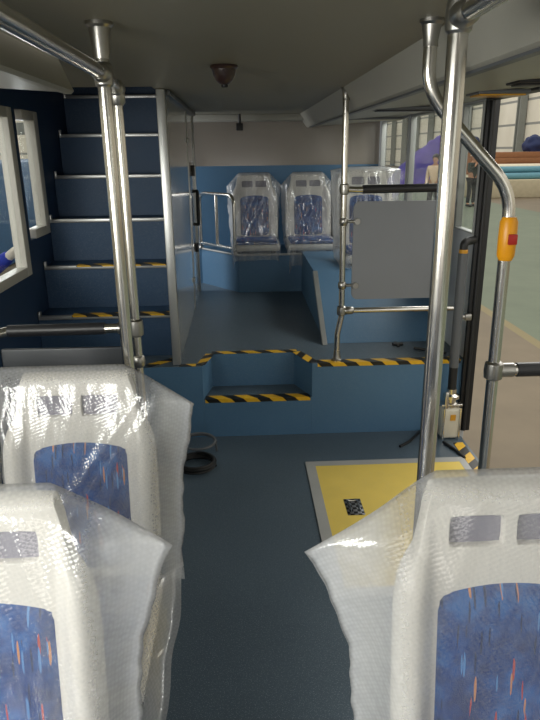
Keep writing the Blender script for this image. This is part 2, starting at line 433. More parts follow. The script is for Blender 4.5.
# ------------------------------------------------------------------ hazard tapes
def tape(p0, p1, z, label, w=.05, lip=0):
    p0, p1 = Vector(p0), Vector(p1); d = (p1 - p0); L = d.length; d.normalize(); n = Vector((-d.y, d.x)) * w / 2
    bm = BM(); N = max(2, int(L / .05)); vs = []
    for i in range(N + 1):
        c = p0 + d * L * i / N
        vs.append([bm.verts.new((c.x + s * n.x, c.y + s * n.y, z + .0025 + dz)) for s, dz in ((-1, -.0025 - lip), (-1, 0), (1, 0), (1, -.0025))])
    uv = bm.loops.layers.uv.new('UVMap')
    for i in range(N):
        for j in range(3):
            f = bm.faces.new((vs[i][j], vs[i + 1][j], vs[i + 1][j + 1], vs[i][j + 1]))
            us = (i, i + 1, i + 1, i); js = (j, j, j + 1, j + 1)
            for l, u, jj in zip(f.loops, us, js): l[uv].uv = (L * u / N, (-.0025 - lip, 0, w, w)[jj])
    return single('hazard_tape', bm, 'hazard', label, 'tape', 'hazard tapes on the floor edges', smooth=0)
tape((.415, 3.427), (1.245, 3.427), ZP, 'yellow and black tape along the raised floor edge in front of the grey panel', .058, .02)
tape((.395, 3.42), (.315, 3.625), ZP, 'short slanting yellow and black tape at the right side of the step recess', .055)
tape((-.2, 3.645), (.315, 3.645), ZP, 'yellow and black tape along the back edge of the step recess')
tape((-.255, 3.42), (-.21, 3.625), ZP, 'short slanting yellow and black tape at the left side of the step recess', .05)
tape((-.375, 3.425), (-.28, 3.425), ZP, 'tiny yellow and black tape between white partition and step recess', .04)
tape((-.235, 3.427), (.375, 3.427), .235, 'yellow and black tape on the front edge of the small step tread', .058, .02)
tape((1.205, 1.6), (1.205, 3.22), 0, 'yellow and black tape along the doorway sill beside the ramp', .055)
tape((-.56, 3.425), (-.42, 3.545), ZP, 'yellow and black tape at the foot of the staircase', .05)
tape((XL + .05, 3.425), (-.6, 3.425), ZP, 'yellow and black tape along the raised floor edge left of the stair foot', .045)

# ------------------------------------------------------------------ ramp
rp = thing('boarding_ramp', 'fold-out ramp plate with yellow top set in the floor by the doorway', 'ramp', (.74, 2.6, 0))
bm = BM()
for a in ((.31, 1.172, 2.985, 3.035), (.31, .36, 2.0, 2.985), (1.135, 1.172, 2.0, 2.985), (.31, 1.172, 1.95, 2.0)): box(bm, *a, .0005, .007)
obj('frame', bm, 'alum', rp)
obj('pad', bx(.36, 1.135, 2.0, 2.985, .0005, .006), 'yellow', rp)
hd = obj('recessed_handle', bx(.455, .535, 2.50, 2.64, .006, .009, bev=.002), 'check', rp); hd['label'] = 'chequered metal finger pull'
bm = BM(); tube(bm, [(.475, 2.52, .011), (.475, 2.62, .011), (.515, 2.62, .011), (.515, 2.52, .011)], .003, rad=.01, seg=8); obj('pull_ring', bm, 'chrome', hd)

# ------------------------------------------------------------------ poles
def flange(bm, x, y, z, r=.034, h=.07, sgn=-1):
    lathe(bm, [(r, 0), (r, sgn * .008), (r * .8, sgn * .014), (r * .6, sgn * h), (.019, sgn * (h + .012)), (.0, sgn * (h + .012))][:5], (x, y, z))
def clamp(bm, p, r=.027, l=.05, axis='z'):
    lathe(bm, [(.017, -l / 2 - .006), (r, -l / 2), (r + .002, 0), (r, l / 2), (.017, l / 2 + .006)], p, axis, 18)
R1 = .0168
# left: pole by the wrapped seat, with the overhead rail running forward
lp = thing('grab_pole', 'steel grab pole rising behind the left wrapped seat, thicker of the pair', 'pole', (-.332, 1.72, 0))
obj('tube', tb([(-.332, 1.72, 0.012), (-.332, 1.72, 1.84)], R1, seg=20), 'chrome', lp)
bm = BM(); flange(bm, -.332, 1.72, ZC); obj('ceiling_flange', bm, 'cast', lp)
bm = BM(); flange(bm, -.332, 1.72, 0, sgn=1); obj('floor_flange', bm, 'cast', lp)
bm = BM(); clamp(bm, (-.332, 1.72, 1.782), .0225, .045); clamp(bm, (-.332, 1.695, 1.785), .0215, .05, 'y'); obj('clamp', bm, 'cast', lp)
p2 = thing('grab_pole', 'thin steel pole carrying the left black sleeved rail, beside the stairs', 'pole', (-.37, 2.1, 0))
obj('tube', tb([(-.37, 2.1, .012), (-.37, 2.1, 1.78)], R1 * .93, seg=20), 'chrome', p2)
bm = BM(); clamp(bm, (-.37, 2.1, 1.785), .024, .045, 'y'); lathe(bm, [(.017, -.04), (.024, -.03), (.024, .02), (.017, .03)], (-.37, 2.1, 1.775)); obj('top_clamp', bm, 'cast', p2)
bm = BM(); flange(bm, -.37, 2.1, 0, sgn=1); obj('floor_flange', bm, 'cast', p2)
rl = thing('overhead_rail', 'overhead steel handrail on the left running forward from the pole', 'handrail', (-.332, 0, 1.78))
bm = BM(); tube(bm, [(-.332, -1.66, 1.785), (-.332, 1.66, 1.785), (-.34, 1.82, 1.785), (-.37, 2.09, 1.785)], .0168, rad=.1, seg=18); obj('tube', bm, 'chrome', rl)
bm = BM(); tube(bm, [(-.332, -1.4, 1.80), (-.332, -1.4, 1.9)], .014, seg=14); flange(bm, -.332, -1.4, ZC, h=.05); obj('hanger', bm, 'cast', rl)
# right main pole + rail
rp_ = thing('grab_pole', 'bright steel grab pole nearest the camera, standing by the right wrapped seat', 'pole', (.384, 1.2, 0))
obj('tube', tb([(.384, 1.2, .012), (.384, 1.2, 1.85)], .0178, seg=24), 'chrome', rp_)
bm = BM(); flange(bm, .384, 1.2, ZC); obj('ceiling_flange', bm, 'cast', rp_)
bm = BM(); flange(bm, .384, 1.2, 0, sgn=1); obj('floor_flange', bm, 'cast', rp_)
bm = BM(); clamp(bm, (.384, 1.2, 1.815), .0225, .045); clamp(bm, (.384, 1.175, 1.815), .0215, .05, 'y'); obj('clamp', bm, 'cast', rp_)
rr = thing('overhead_rail', 'overhead steel handrail on the right above the near pole', 'handrail', (.384, 0, 1.815))
obj('tube', tb([(.384, -1.6, 1.815), (.384, 1.17, 1.815)], .0168, seg=18), 'chrome', rr)
bm = BM(); tube(bm, [(.384, -1.4, 1.83), (.384, -1.4, 1.9)], .014, seg=14); flange(bm, .384, -1.4, ZC, h=.05); obj('hanger', bm, 'cast', rr)
# bent pole at the doorway with the bell push
bp = thing('bent_door_pole', 'cranked steel pole bending out to the doorway with an orange stop button', 'pole', (.72, 1.7, 0))
obj('tube', tb([(.477, 1.7, 1.86), (.477, 1.7, 1.735), (.718, 1.7, 1.49), (.728, 1.7, .012)], .0168, rad=.16, seg=20), 'chrome', bp)
bm = BM(); flange(bm, .477, 1.7, ZC, .03, .05); obj('ceiling_flange', bm, 'cast', bp)
bm = BM(); flange(bm, .728, 1.7, 0, sgn=1); obj('floor_flange', bm, 'cast', bp)
bm = BM(); lathe(bm, [(.018, -.058), (.0235, -.045), (.0245, 0), (.0235, .045), (.018, .058)], (.7195, 1.695, 1.365), 'z', 20)
bh = obj('stop_button_housing', bm, 'buzz', bp); bh['label'] = 'orange stop button housing'
b = obj('stop_button', bx(.712, .736, 1.666, 1.682, 1.352, 1.380, bev=.002), 'red', bh); b['label'] = 'dark red square push button'
bm = BM(); clamp(bm, (.7225, 1.7, .985), .026, .045); tube(bm, [(.7225, 1.7, .985), (.78, 1.7, .985)], .021, seg=16); obj('side_clamp', bm, 'cast', bp)
obj('side_rail', tb([(.78, 1.7, .985), (1.25, 1.7, .985)], .0168, seg=16), 'chrome', bp)
obj('rail_sleeve', tb([(.79, 1.7, .985), (1.2, 1.7, .985)], .021, seg=16), 'sleeve', bp)

# left sleeved rail with low dark panel
lm = thing('handrail_panel', 'black sleeved handrail above a dark panel behind the left seats', 'handrail', (-.75, 2.1, .35))
obj('rail', tb([(-1.0, 1.93, .97), (-.86, 2.06, 1.02), (-.80, 2.1, 1.028), (-.37, 2.1, 1.03)], .0165, rad=.05, seg=16), 'chrome', lm)
obj('wall_bracket', tb([(-1.0, 1.93, .97), (-1.19, 1.93, .95)], .0165, seg=16), 'chrome', lm)
obj('sleeve', tb([(-.80, 2.1, 1.028), (-.475, 2.1, 1.03)], .0205, seg=16), 'sleeve', lm)
bm = BM(); clamp(bm, (-.37, 2.1, 1.03), .025, .05); tube(bm, [(-.37, 2.1, 1.03), (-.43, 2.1, 1.03)], .02, seg=14); obj('clamp', bm, 'cast', lm)
obj('panel', bx(-.835, -.40, 2.092, 2.104, .35, .965, bev=.008), 'dgrey', lm)
for z in (.91, .45):
    bm = BM(); tube(bm, [(-.37, 2.098, z), (-.42, 2.098, z)], .009, seg=10); clamp(bm, (-.37, 2.1, z), .022, .03); obj('panel_clip', bm, 'cast', lm)

# ------------------------------------------------------------------ modesty panel frame
mp = thing('modesty_screen', 'grey screen in a steel tube frame with black sleeved top rail on the raised floor', 'screen', (.82, 3.45, ZP))
obj('post', tb([(.532, 3.45, ZP + .01), (.532, 3.45, .60), (.553, 3.45, .70), (.549, 3.45, 1.86)], .0165, rad=.08, seg=18), 'chrome', mp)
bm = BM(); flange(bm, .549, 3.45, ZC, .028, .05); obj('ceiling_flange', bm, 'cast', mp)
bm = BM(); flange(bm, .532, 3.45, ZP, .03, .05, sgn=1); obj('floor_flange', bm, 'cast', mp)
obj('post', tb([(1.12, 3.45, ZP + .01), (1.12, 3.45, 1.40)], .0165, seg=18), 'chrome', mp)
obj('top_rail', tb([(.553, 3.45, 1.40), (.62, 3.45, 1.395), (1.12, 3.45, 1.40)], .0165, seg=16), 'chrome', mp)
obj('rail_sleeve', tb([(.65, 3.45, 1.397), (1.08, 3.45, 1.40)], .0225, seg=16), 'sleeve', mp)
obj('lower_rail', tb([(.553, 3.45, .735), (1.22, 3.45, .735)], .0155, seg=16), 'chrome', mp)
bm = BM(); clamp(bm, (.553, 3.45, .735), .025, .045); clamp(bm, (.59, 3.45, .735), .021, .05, 'x'); obj('clamp', bm, 'cast', mp)
bm = BM(); clamp(bm, (.553, 3.45, 1.40), .025, .045); obj('clamp', bm, 'cast', mp)
bm = BM()
c = .035; rc = []
for (cx, cz, a0) in ((1.085 - c, 1.335 - c, 0), (.605 + c, 1.335 - c, 90), (.605 + c, .80 + c, 180), (1.085 - c, .80 + c, 270)):
    for i in range(6):
        a = math.radians(a0 + 18 * i); rc.append((cx + c * math.cos(a), cz + c * math.sin(a)))
a = [bm.verts.new((x, 3.444, z)) for x, z in rc]; b2 = [bm.verts.new((x, 3.456, z)) for x, z in rc]
bm.faces.new(a); bm.faces.new(b2[::-1])
for i in range(len(rc)): bm.faces.new((a[i], b2[i], b2[(i + 1) % len(rc)], a[(i + 1) % len(rc)]))
obj('panel', bm, 'grey', mp)
for z in (1.23, .88):
    for xa, xb in ((.553, .625), (1.12, 1.065)):
        bm = BM(); tube(bm, [(xa, 3.45, z), (xb, 3.45, z)], .009, seg=10); lathe(bm, [(.016, -.012), (.018, 0), (.016, .012)], (xb, 3.442, z), 'y', 14); clamp(bm, (xa, 3.45, z), .022, .03); obj('panel_clip', bm, 'cast', mp)

# ------------------------------------------------------------------ hoop rail at the rear left
hp = thing('hoop_rail', 'steel hoop handrail at the cut corner of the rear seat plinth', 'handrail', (-.27, 5.62, PZ))
A_, B_ = Vector((-.37, 5.79, 0)), Vector((-.06, 5.39, 0))
q = lambda t, z: tuple(A_.lerp(B_, t) + Vector((0, 0, z)))
obj('hoop', tb([q(0, PZ + .01), q(0, 1.25), q(1, 1.25), q(1, PZ + .01)], .0165, rad=.09, seg=14), 'chrome', hp)
obj('middle_post', tb([q(.5, PZ + .05), q(.5, 1.24)], .0145, seg=14), 'chrome', hp)
obj('lower_rail', tb([q(0, PZ + .05), q(1, PZ + .05)], .0145, seg=14), 'chrome', hp)
for t in (0, 1):
    bm = BM(); flange(bm, *q(t, PZ), .026, .025, sgn=1); obj('base_flange', bm, 'cast', hp)

# ------------------------------------------------------------------ seats
def y0(h): return .02 + .135 * h
def wid(h):
    pts = [(-.05, .195), (0, .20), (.08, .207), (.38, .207), (.43, .198), (.475, .166), (.52, .156), (.56, .150), (.585, .138)]
    for (a, b), (c, d) in zip(pts, pts[1:]):
        if h <= c: return b + (d - b) * (h - a) / (c - a)
    return pts[-1][1]
def bol(h): return 1.0 if h < .41 else max(0.0, 1 - (h - .41) / .08)
def front(ax, h):
    """front surface of the back shell at |x|, height h"""
    w = wid(h); f = 0.0
    if ax > .138:
        s = min(1, (ax - .138) / max(.01, w - .138)); f = -.036 * bol(h) * math.sin(min(1, s * 2.2) * PI / 2) * (1 if s < .75 else 1 - .75 * ((s - .75) / .25))
    return y0(h) + f + (.012 if h > .575 else 0)

def back_shell():
    bm = BM()
    hs = [-.04, .0, .08, .2, .3, .37, .41, .44, .460, .468, .474, .532, .538, .552, .575, .588]
    ins = [0, .007, .012, .110, .116, .127, .138]
    rows = []
    for h in hs:
        w = wid(h); o = [.138 + (w - .138) * t for t in (.3, .6, .85, 1)]
        xs = ins + o; xs = [-x for x in xs[::-1]][:-1] + xs
        rows.append(xs)
    nx = len(rows[0]); F = []; B = []
    for h, xs in zip(hs, rows):
        F.append([bm.verts.new((x, front(abs(x), h), h)) for x in xs])
        B.append([bm.verts.new((x, y0(h) + .045 - .02 * (abs(x) / .207) ** 3, h)) for x in xs])
    def hole(i, j):
        xm = abs(rows[i][j] + rows[i][j + 1]) / 2; hm = (hs[i] + hs[i + 1]) / 2
        return .012 < xm < .110 and .474 < hm < .532
    n = len(hs); cl = bm.edges.layers.float.new('crease_edge')
    for i in range(n - 1):
        for j in range(nx - 1):
            if hole(i, j): continue
            bm.faces.new((F[i][j], F[i][j + 1], F[i + 1][j + 1], F[i + 1][j]))
            bm.faces.new((B[i][j], B[i + 1][j], B[i + 1][j + 1], B[i][j + 1]))
            for di, dj, e in ((-1, 0, ((i, j), (i, j + 1))), (1, 0, ((i + 1, j + 1), (i + 1, j))), (0, -1, ((i + 1, j), (i, j))), (0, 1, ((i, j + 1), (i + 1, j + 1)))):
                a, b = i + di, j + dj
                if not (0 <= a < n - 1 and 0 <= b < nx - 1) or hole(a, b):
                    (p, q_), (r, s) = e
                    nf = bm.faces.new((F[p][q_], B[p][q_], B[r][s], F[r][s]))
                    if 0 <= a < n - 1 and 0 <= b < nx - 1:
                        for ed in nf.edges: ed[cl] = .75
    return bm

def back_fabric():
    bm = BM(); nx, nz = 16, 20; G = []
    for i in range(nz + 1):
        row = []
        for j in range(nx + 1):
            x = -.133 + .266 * j / nx
            top = .388 + .014 * (1 - (x / .133) ** 2); h = .035 + (top - .035) * i / nz
            e = min(1, min(j, nx - j) / 1.5) * min(1, min(i, nz - i) / 1.5)
            row.append(bm.verts.new((x, y0(h) + .004 - .014 * e - .004 * math.sin(PI * j / nx), h)))
        G.append(row)
    for i in range(nz):
        for j in range(nx): bm.faces.new((G[i][j], G[i][j + 1], G[i + 1][j + 1], G[i + 1][j]))
    return bm

def smoothmod(o, lv=2):
    m = o.modifiers.new('smooth', 'SUBSURF'); m.levels = lv; m.render_levels = lv

def make_seat(z0, label, group, low=False):
    t = thing('passenger_seat', label, 'seat', (0, 0, 0), group)
    bm = back_shell(); bmesh.ops.translate(bm, verts=bm.verts[:], vec=(0, 0, z0)); s = obj('back_shell', bm, 'shell', t, 180, local=True); smoothmod(s)
    bm = back_fabric(); bmesh.ops.translate(bm, verts=bm.verts[:], vec=(0, 0, z0)); f = obj('back_pad', bm, 'fabric', t, 180, local=True)
    f['label'] = 'blue patterned back pad'
    for sx in (-1, 1):
        bm = BM(); a = [bm.verts.new((sx * x, y0(h) + .016, z0 + h)) for x, h in ((.006, .466), (.116, .466), (.116, .540), (.006, .540))]; b2 = [bm.verts.new(v.co + Vector((0, .012, 0))) for v in a]
        bm.faces.new(a); bm.faces.new(b2[::-1])
        for i in range(4): bm.faces.new((a[i], b2[i], b2[(i + 1) % 4], a[(i + 1) % 4]))
        g = obj('slot_plate', bm, 'slot', t, local=True); g['label'] = 'grey plate added behind the grip slot hole'  # grey plate closing the hole, added so the slot reads dark
    d = -.38 if not low else -.32
    bm = BM(); box(bm, -.205, .205, d, .03, z0 - .06, z0 - .005, .02, 3); obj('seat_shell', bm, 'shell', t, local=True)
    bm = BM(); box(bm, -.185, .185, d + .01, .0, z0 - .004, z0 + .03, .014, 3); c = obj('cushion', bm, 'fabric', t, local=True); c['label'] = 'blue patterned cushion'
    if low:
        for x in (-.15, .15): obj('bracket', bx(x - .02, x + .02, d + .05, .02, .0, z0 - .06, bev=.004), 'pan', t, local=True)
    else:
        for x in (-.15, .15):
            bm = BM(); tube(bm, [(x, -.33, .015), (x, -.30, .36), (x, -.05, .375), (x, .0, .015)], .016, rad=.06, seg=12); obj('leg', bm, 'gtube', t, local=True)
        obj('foot_bar', bx(-.17, .17, -.36, -.30, 0, .018, bev=.004), 'gtube', t, local=True); obj('foot_bar', bx(-.17, .17, -.03, .03, 0, .018, bev=.004), 'gtube', t, local=True)
    return t

def cover(z0, W, drop, seed, d=-.40, hang=.12, foot=True, folds=(), loose=1.0, backdrop=.05, ylim=None):
    """plastic bag over a seat. W = (left, right) lists of half widths at top corner, middle, bottom of the back; drop = (left, right) fall of the top seam"""
    bm = BM(); NX, NV, NC = 56, 56, 26 if foot else 0
    top = .606
    def wv(side, v):
        a, b, c = W[side]; e_ = .007 * noise.noise(Vector((v * 6, side * 5.0, seed))) + .004 * noise.noise(Vector((v * 17, side * 3.0, seed))); a += e_; b += e_; c += e_
        return a + (b - a) * min(1, v / .45) ** .8 if v < .45 else b + (c - b) * (v - .45) / .55
    def sst(a, b, x): x = max(0, min(1, (x - a) / (b - a))); return x * x * (3 - 2 * x)
    def wr(x, h, s):
        p = Vector((x * 8 + seed * 3.1 + h * 3.0, h * 1.3 - x * .5, seed * 1.7 + s))
        n1 = abs(noise.noise(p)); n2 = abs(noise.noise(Vector((p.x * 2.1 - h * 9, p.y * 1.5, p.z)))); n3 = noise.noise(p * 5)
        r = .010 * max(0, 1 - 6.0 * n1) + .007 * max(0, 1 - 6 * n2) + .0025 * n3
        for (c0, sl, wd, am) in folds:
            q = (x - c0 - sl * (h - .3)); r += am * math.exp(-(q / wd) ** 2)
        return r
    def xt(t, v):
        side = 0 if t < 0 else 1; return t * wv(side, v)
    def pos(t, v, sheet):
        x = xt(t, v); side = 0 if t < 0 else 1; w = wv(side, v); ax = abs(x)
        W0 = W[side][0]
        tp = top - drop[side] * max(0, (abs(t) * W0 - .13) / max(.02, W0 - .15)) ** 1.1
        h = tp + v * (.02 - tp)
        ysm = y0(h) + .025
        k = sst(min(.185, w * .85), w, ax); kt = sst(.06, 0, v)
        kk = max(k, kt)
        free = sst(.15, .24, ax)
        if sheet == 0:
            up_ = sst(.40, top, h)                     # the film spans from the side wings up to the top seam
            y = y0(h) - .046 * (1 - up_) - .016 * up_ + .012 * math.cos(min(1, ax / .17) * PI / 2) * (1 - up_)
            y -= wr(x, h, 0) * (.55 + .7 * free) * loose * (1 - kt) * (1 - .6 * k)
            y = min(y, front(min(ax, wid(h)), h) - .008)
        else:
            y = y0(h) + .058; y += max(0, wr(x, h, 5)) * (.5 + .9 * free) * loose * (1 - kt) * (1 - k)
        y = y * (1 - kk) + ysm * kk
        y += free * .02 * noise.noise(Vector((x * 5, h * 4, seed + 9)))
        return Vector((x, y, h + z0))
    ts = [-1 + 2 * i / NX for i in range(NX + 1)]
    F = [[bm.verts.new(pos(t, j / NV, 0)) for t in ts] for j in range(NV + 1)]
    Bk = [[bm.verts.new(pos(t, j / NV, 1)) for t in ts] for j in range(NV + 1)]
    last = [v.co.copy() for v in F[-1]]
    if foot:
        for i in range(1, NC + 1):
            row = []
            for t, b in zip(ts, last):
                s = i / NC; ax = abs(b.x)
                L1 = abs(d) + .04; Lh = hang + .05; u = s * (L1 + Lh)
                if u < L1: y = b.y - (b.y * 0 + u) * 1.0; h = .046
                else: y = b.y - L1 - .012; h = .046 - (u - L1)
                over = max(0, ax - .18); sd = 1 if b.x > 0 else -1
                rim = min(1, over / .06)
                h2 = h - rim * (.10 + .07 * s) * min(1, u / .06)
                x = b.x + sd * -.3 * over * s + .01 * noise.noise(Vector((u * 9, b.x * 4, seed)))
                h2 += max(0, .014 * noise.noise(Vector((b.x * 11, u * 8, seed + 3)))) + .004
                y -= .02 * max(0, noise.noise(Vector((b.x * 12, seed, u * 2)))) * (1 if u >= L1 else 0)
                blend = min(1, u / .05); y = b.y * (1 - blend) + min(y, b.y) * blend; h2 = (b.z - z0) * (1 - blend) + h2 * blend
                if ylim is not None and y > ylim: h2 = max(h2, .006 - z0 + .004 * noise.noise(Vector((x * 20, y * 20, seed))))
                row.append(bm.verts.new((x, y, h2 + z0)))
            F.append(row)
    # back sheet hangs a little lower
    rowb = []
    for v in Bk[-1]:
        rowb.append(bm.verts.new(v.co + Vector((0, .004 + .012 * noise.noise(Vector((v.co.x * 9, seed, 2))), -backdrop + .02 * noise.noise(Vector((v.co.x * 8, seed, 0)))))))
    Bk.append(rowb)
    for G in (F, Bk):
        for i in range(len(G) - 1):
            for j in range(NX):
                f = (G[i][j], G[i][j + 1], G[i + 1][j + 1], G[i + 1][j]); bm.faces.new(f if G is F else f[::-1])
    bmesh.ops.remove_doubles(bm, verts=list({v for r in (F[0], Bk[0]) for v in r} | {r[k] for G in (F[:NV + 1], Bk[:NV + 1]) for r in G for k in (0, -1)}), dist=.0015)
    fl = bm.verts.layers.float.new('fold')
    for v in bm.verts:
        v[fl] = max(sst(.165, .25, abs(v.co.x)), .6 * sst(.55, .60, v.co.z - z0))
    return bm

def put_cover(bm, loc, label, group, m='bag'):
    o = obj('plastic_cover', bm, m, None, 180, recalc=False); o.location = loc
    return tag(o, label, 'cover', group)

GS, GC = 'seats in the front saloon', 'plastic covers on the front seats'
SZ = .452
seatA = make_seat(SZ, 'wrapped passenger seat farther back on the left, beside the grab pole', GS)
posA, posA2, posB, posC = (-.455, 1.50, 0), (-.90, 1.50, 0), (-.475, .86, 0), (.464, .858, 0)
seatA.location = posA
dup(seatA, posA2, 'wrapped passenger seat at the left window, mostly outside the picture')
dup(seatA, posB, 'wrapped passenger seat nearest the camera at lower left')
dup(seatA, posC, 'wrapped passenger seat nearest the camera at lower right')
put_cover(cover(SZ, ((.235, .222, .222), (.318, .275, .262)), (.0, .10), 1.3, hang=.17, folds=((.0, .75, .016, .022), (.045, .75, .012, .018), (.1, .55, .014, .014))), posA, 'bubble wrap bag over the farther left seat, its corner sticking out to the right', GC)
put_cover(cover(SZ, ((.225, .22, .22), (.225, .22, .22)), (.02, .0), 4.6, hang=.15, folds=((.1, .4, .02, .015),)), posA2, 'bubble wrap bag over the left window seat, cut by the picture edge', GC)
put_cover(cover(SZ, ((.25, .235, .23), (.335, .272, .25)), (.03, .112), 2.2, hang=.12, folds=((.07, -.15, .014, .014), (.17, .1, .02, .01))), posB, 'bubble wrap bag over the nearest left seat at the bottom of the picture', GC)
put_cover(cover(SZ, ((.365, .285, .27), (.34, .29, .26)), (.137, .09), 3.4, hang=.12, folds=((-.15, .28, .02, .018), (-.22, -.3, .03, .016))), posC, 'bubble wrap bag over the nearest right seat, its corner spread to the left', GC)

# rear bench
GR, GRC = 'seats on the rear bench', 'clear covers on the rear seats'
sr = make_seat(.085, 'wrapped seat on the rear bench, nearest the steel hoop', GR, low=True)
yr = 5.70
sr.location = (.12, yr, PZ); sr.scale = (1, 1, .95)
dup(sr, (.6, yr, PZ), 'wrapped seat on the rear bench, second from the steel hoop')
dup(sr, (1.02, yr, PZ), 'wrapped seat on the rear bench by the right-hand window')
for i, (x, lab) in enumerate(((.12, 'clear plastic cover on the rear bench seat next to the steel hoop'), (.6, 'clear plastic cover on the second rear bench seat from the hoop, hanging in a loop'), (1.02, 'clear plastic cover on the rear bench seat by the window'))):
    put_cover(cover(.085, ((.246, .238, .222), (.238, .222, .212)), (.10, .09), 6.1 + i * 2.3, d=-.32, hang=.13 + .05 * (i == 1), folds=((-.1, .5, .02, .03), (.05, .5, .015, .025), (.2, -.3, .02, .03)), loose=1.9, ylim=-.352), (x, yr, PZ), lab, GRC, 'bagfar').scale = (1, 1, .95)

# raised box over the wheel with a raked front, and its two seats
wb = thing('wheel_box', 'blue box over the rear right wheel with a raked front and pale edge trim', 'wheel box', (.9, 4.5, ZP))
bm = BM(); prism_x(bm, [(3.78, ZP + .001), (4.33, .785), (5.345, .785), (5.345, ZP + .001)], .505, XR - .004); obj('body', bm, 'riser', wb)
bm = BM(); prism_x(bm, [(3.745, ZP + .002), (3.80, ZP + .002), (4.345, .77), (4.37, .792), (4.32, .805)], .488, .518); obj('edge_trim', bm, 'alu', wb)
sw = make_seat(.085, 'wrapped seat on the wheel box behind the grey screen', None, low=True)
sw.location = (.80, 4.85, .786)
sw.location.x = .955
put_cover(cover(.085, ((.27, .262, .25), (.27, .262, .25)), (.02, .02), 12.1, d=-.32, hang=.1, folds=((-.1, .3, .02, .03), (.05, .1, .015, .025), (.12, -.3, .02, .03)), loose=1.2, ylim=-9), (.955, 4.85, .786), 'clear plastic cover on the wheel box seat behind the grey screen', None, 'bagfar')

# ------------------------------------------------------------------ doorway: seal post and actuator
ds = thing('door_seal_post', 'black rubber edged post at the rear side of the doorway', 'door post', (1.27, 3.42, 0))
obj('post', bx(1.255, 1.325, 3.372, 3.40, .003, 1.835, bev=.006), 'rubber', ds)
obj('seal', tb([(1.285, 3.366, .01), (1.285, 3.366, 1.83)], .012, seg=12), 'rubber', ds)
da = thing('door_actuator', 'upright door mechanism with grey shaft above a cream cylinder, beside the black post', 'door mechanism', (1.17, 3.3, 0))
obj('shaft', tb([(1.175, 3.31, .43), (1.175, 3.31, 1.07)], .026, seg=16), 'gtube', da)
obj('rod', tb([(1.175, 3.31, .29), (1.175, 3.31, .44)], .024, seg=14), 'rubber', da)
bm = BM(); lathe(bm, [(.034, 0), (.04, .01), (.04, .022), (.03, .03), (.03, .05), (.046, .055), (.046, .072), (.028, .082), (.028, .11)], (1.175, 3.31, .19), 'z', 20); box(bm, 1.115, 1.235, 3.275, 3.345, .20, .214, .003); box(bm, 1.13, 1.15, 3.27, 3.29, .19, .29, .003); obj('coupling', bm, 'chrome', da)
bm = BM(); box(bm, 1.12, 1.23, 3.265, 3.355, .004, .19, .018, 3); cy = obj('cylinder', bm, 'cyl', da)
obj('rating_plate', bx(1.165, 1.195, 3.261, 3.266, .12, .155), 'amber', cy)
for x in (1.128, 1.222): obj('tie_rod', tb([(x, 3.262, .006), (x, 3.262, .195)], .006, seg=8), 'chrome', cy)
bm = BM(); tube(bm, [(1.175, 3.31, 1.07), (1.175, 3.31, 1.12), (1.20, 3.33, 1.13), (1.25, 3.37, 1.13)], .022, rad=.03, seg=12); obj('top_arm', bm, 'rubber', da)
bm = BM(); lathe(bm, [(.018, 0), (.024, .006), (.024, .022), (.016, .03)], (1.175, 3.31, 1.065), 'z', 16); obj('brass_nut', bm, 'amber', da)
bm = BM(); box(bm, 1.215, 1.25, 3.30, 3.33, .70, .735, .004); tube(bm, [(1.19, 3.315, .717), (1.24, 3.315, .717)], .012, seg=10); obj('bracket', bm, 'cast', da)
# loose straps on the floor
def strap(pts, label):
    bm = BM(); tube(bm, pts, .008, rad=.05, seg=8)
    single('cable', bm, 'rubber', label, 'cable', 'loose cables by the doorway')
strap([(.86, 3.18, .0085), (.93, 3.24, .0085), (1.03, 3.375, .0085), (1.10, 3.38, .0085)], 'black cable on the floor at the foot of the raised floor')
strap([(1.12, 3.22, .0085), (1.16, 3.1, .0085), (1.175, 3.02, .0085)], 'short black cable trailing on the floor from the door mechanism')
strap([(1.03, 3.62, ZP + .0085), (1.09, 3.58, ZP + .0085), (1.19, 3.5, ZP + .0085)], 'short black cable on the raised floor behind the near pole')
bm = BM(); box(bm, .92, .985, 3.70, 3.73, ZP + .001, ZP + .016, .004); box(bm, .94, .955, 3.67, 3.76, ZP + .001, ZP + .012, .003)
single('scrap', bm, 'dark', 'small black scrap lying on the raised floor behind the screen post', 'scrap')

# coiled hose by the step
def coil(cx, cy, r, z, turns, label, squash=1.0, tilt=0.0):
    bm = BM(); pts = []
    N = 26
    for i in range(int(N * turns) + 1):
        a = 2 * PI * i / N; rr = r * (1 + .05 * math.sin(a * .37 + 1))
        pts.append((cx + rr * math.cos(a), cy + rr * squash * math.sin(a), z + .009 * i / N + tilt * math.sin(a)))
    tube(bm, pts, .0075, seg=8)
    return bm
single('cable_coil', coil(-.27, 3.02, .095, .009, 4.3, '', .95), 'rubber', 'black coil of cable on the floor left of the small step', 'cable')
bm = coil(-.265, 3.17, .09, .075, 1.6, '', .8, .012)
tube(bm, [(-.355, 3.17, .075), (-.36, 3.2, .0075)], .0065, seg=8)
tube(bm, [(-.175, 3.17, .08), (-.17, 3.2, .0075)], .0065, seg=8)
single('wire_hoop', bm, 'gtube', 'grey wire loop standing over the black cable coil', 'wire')

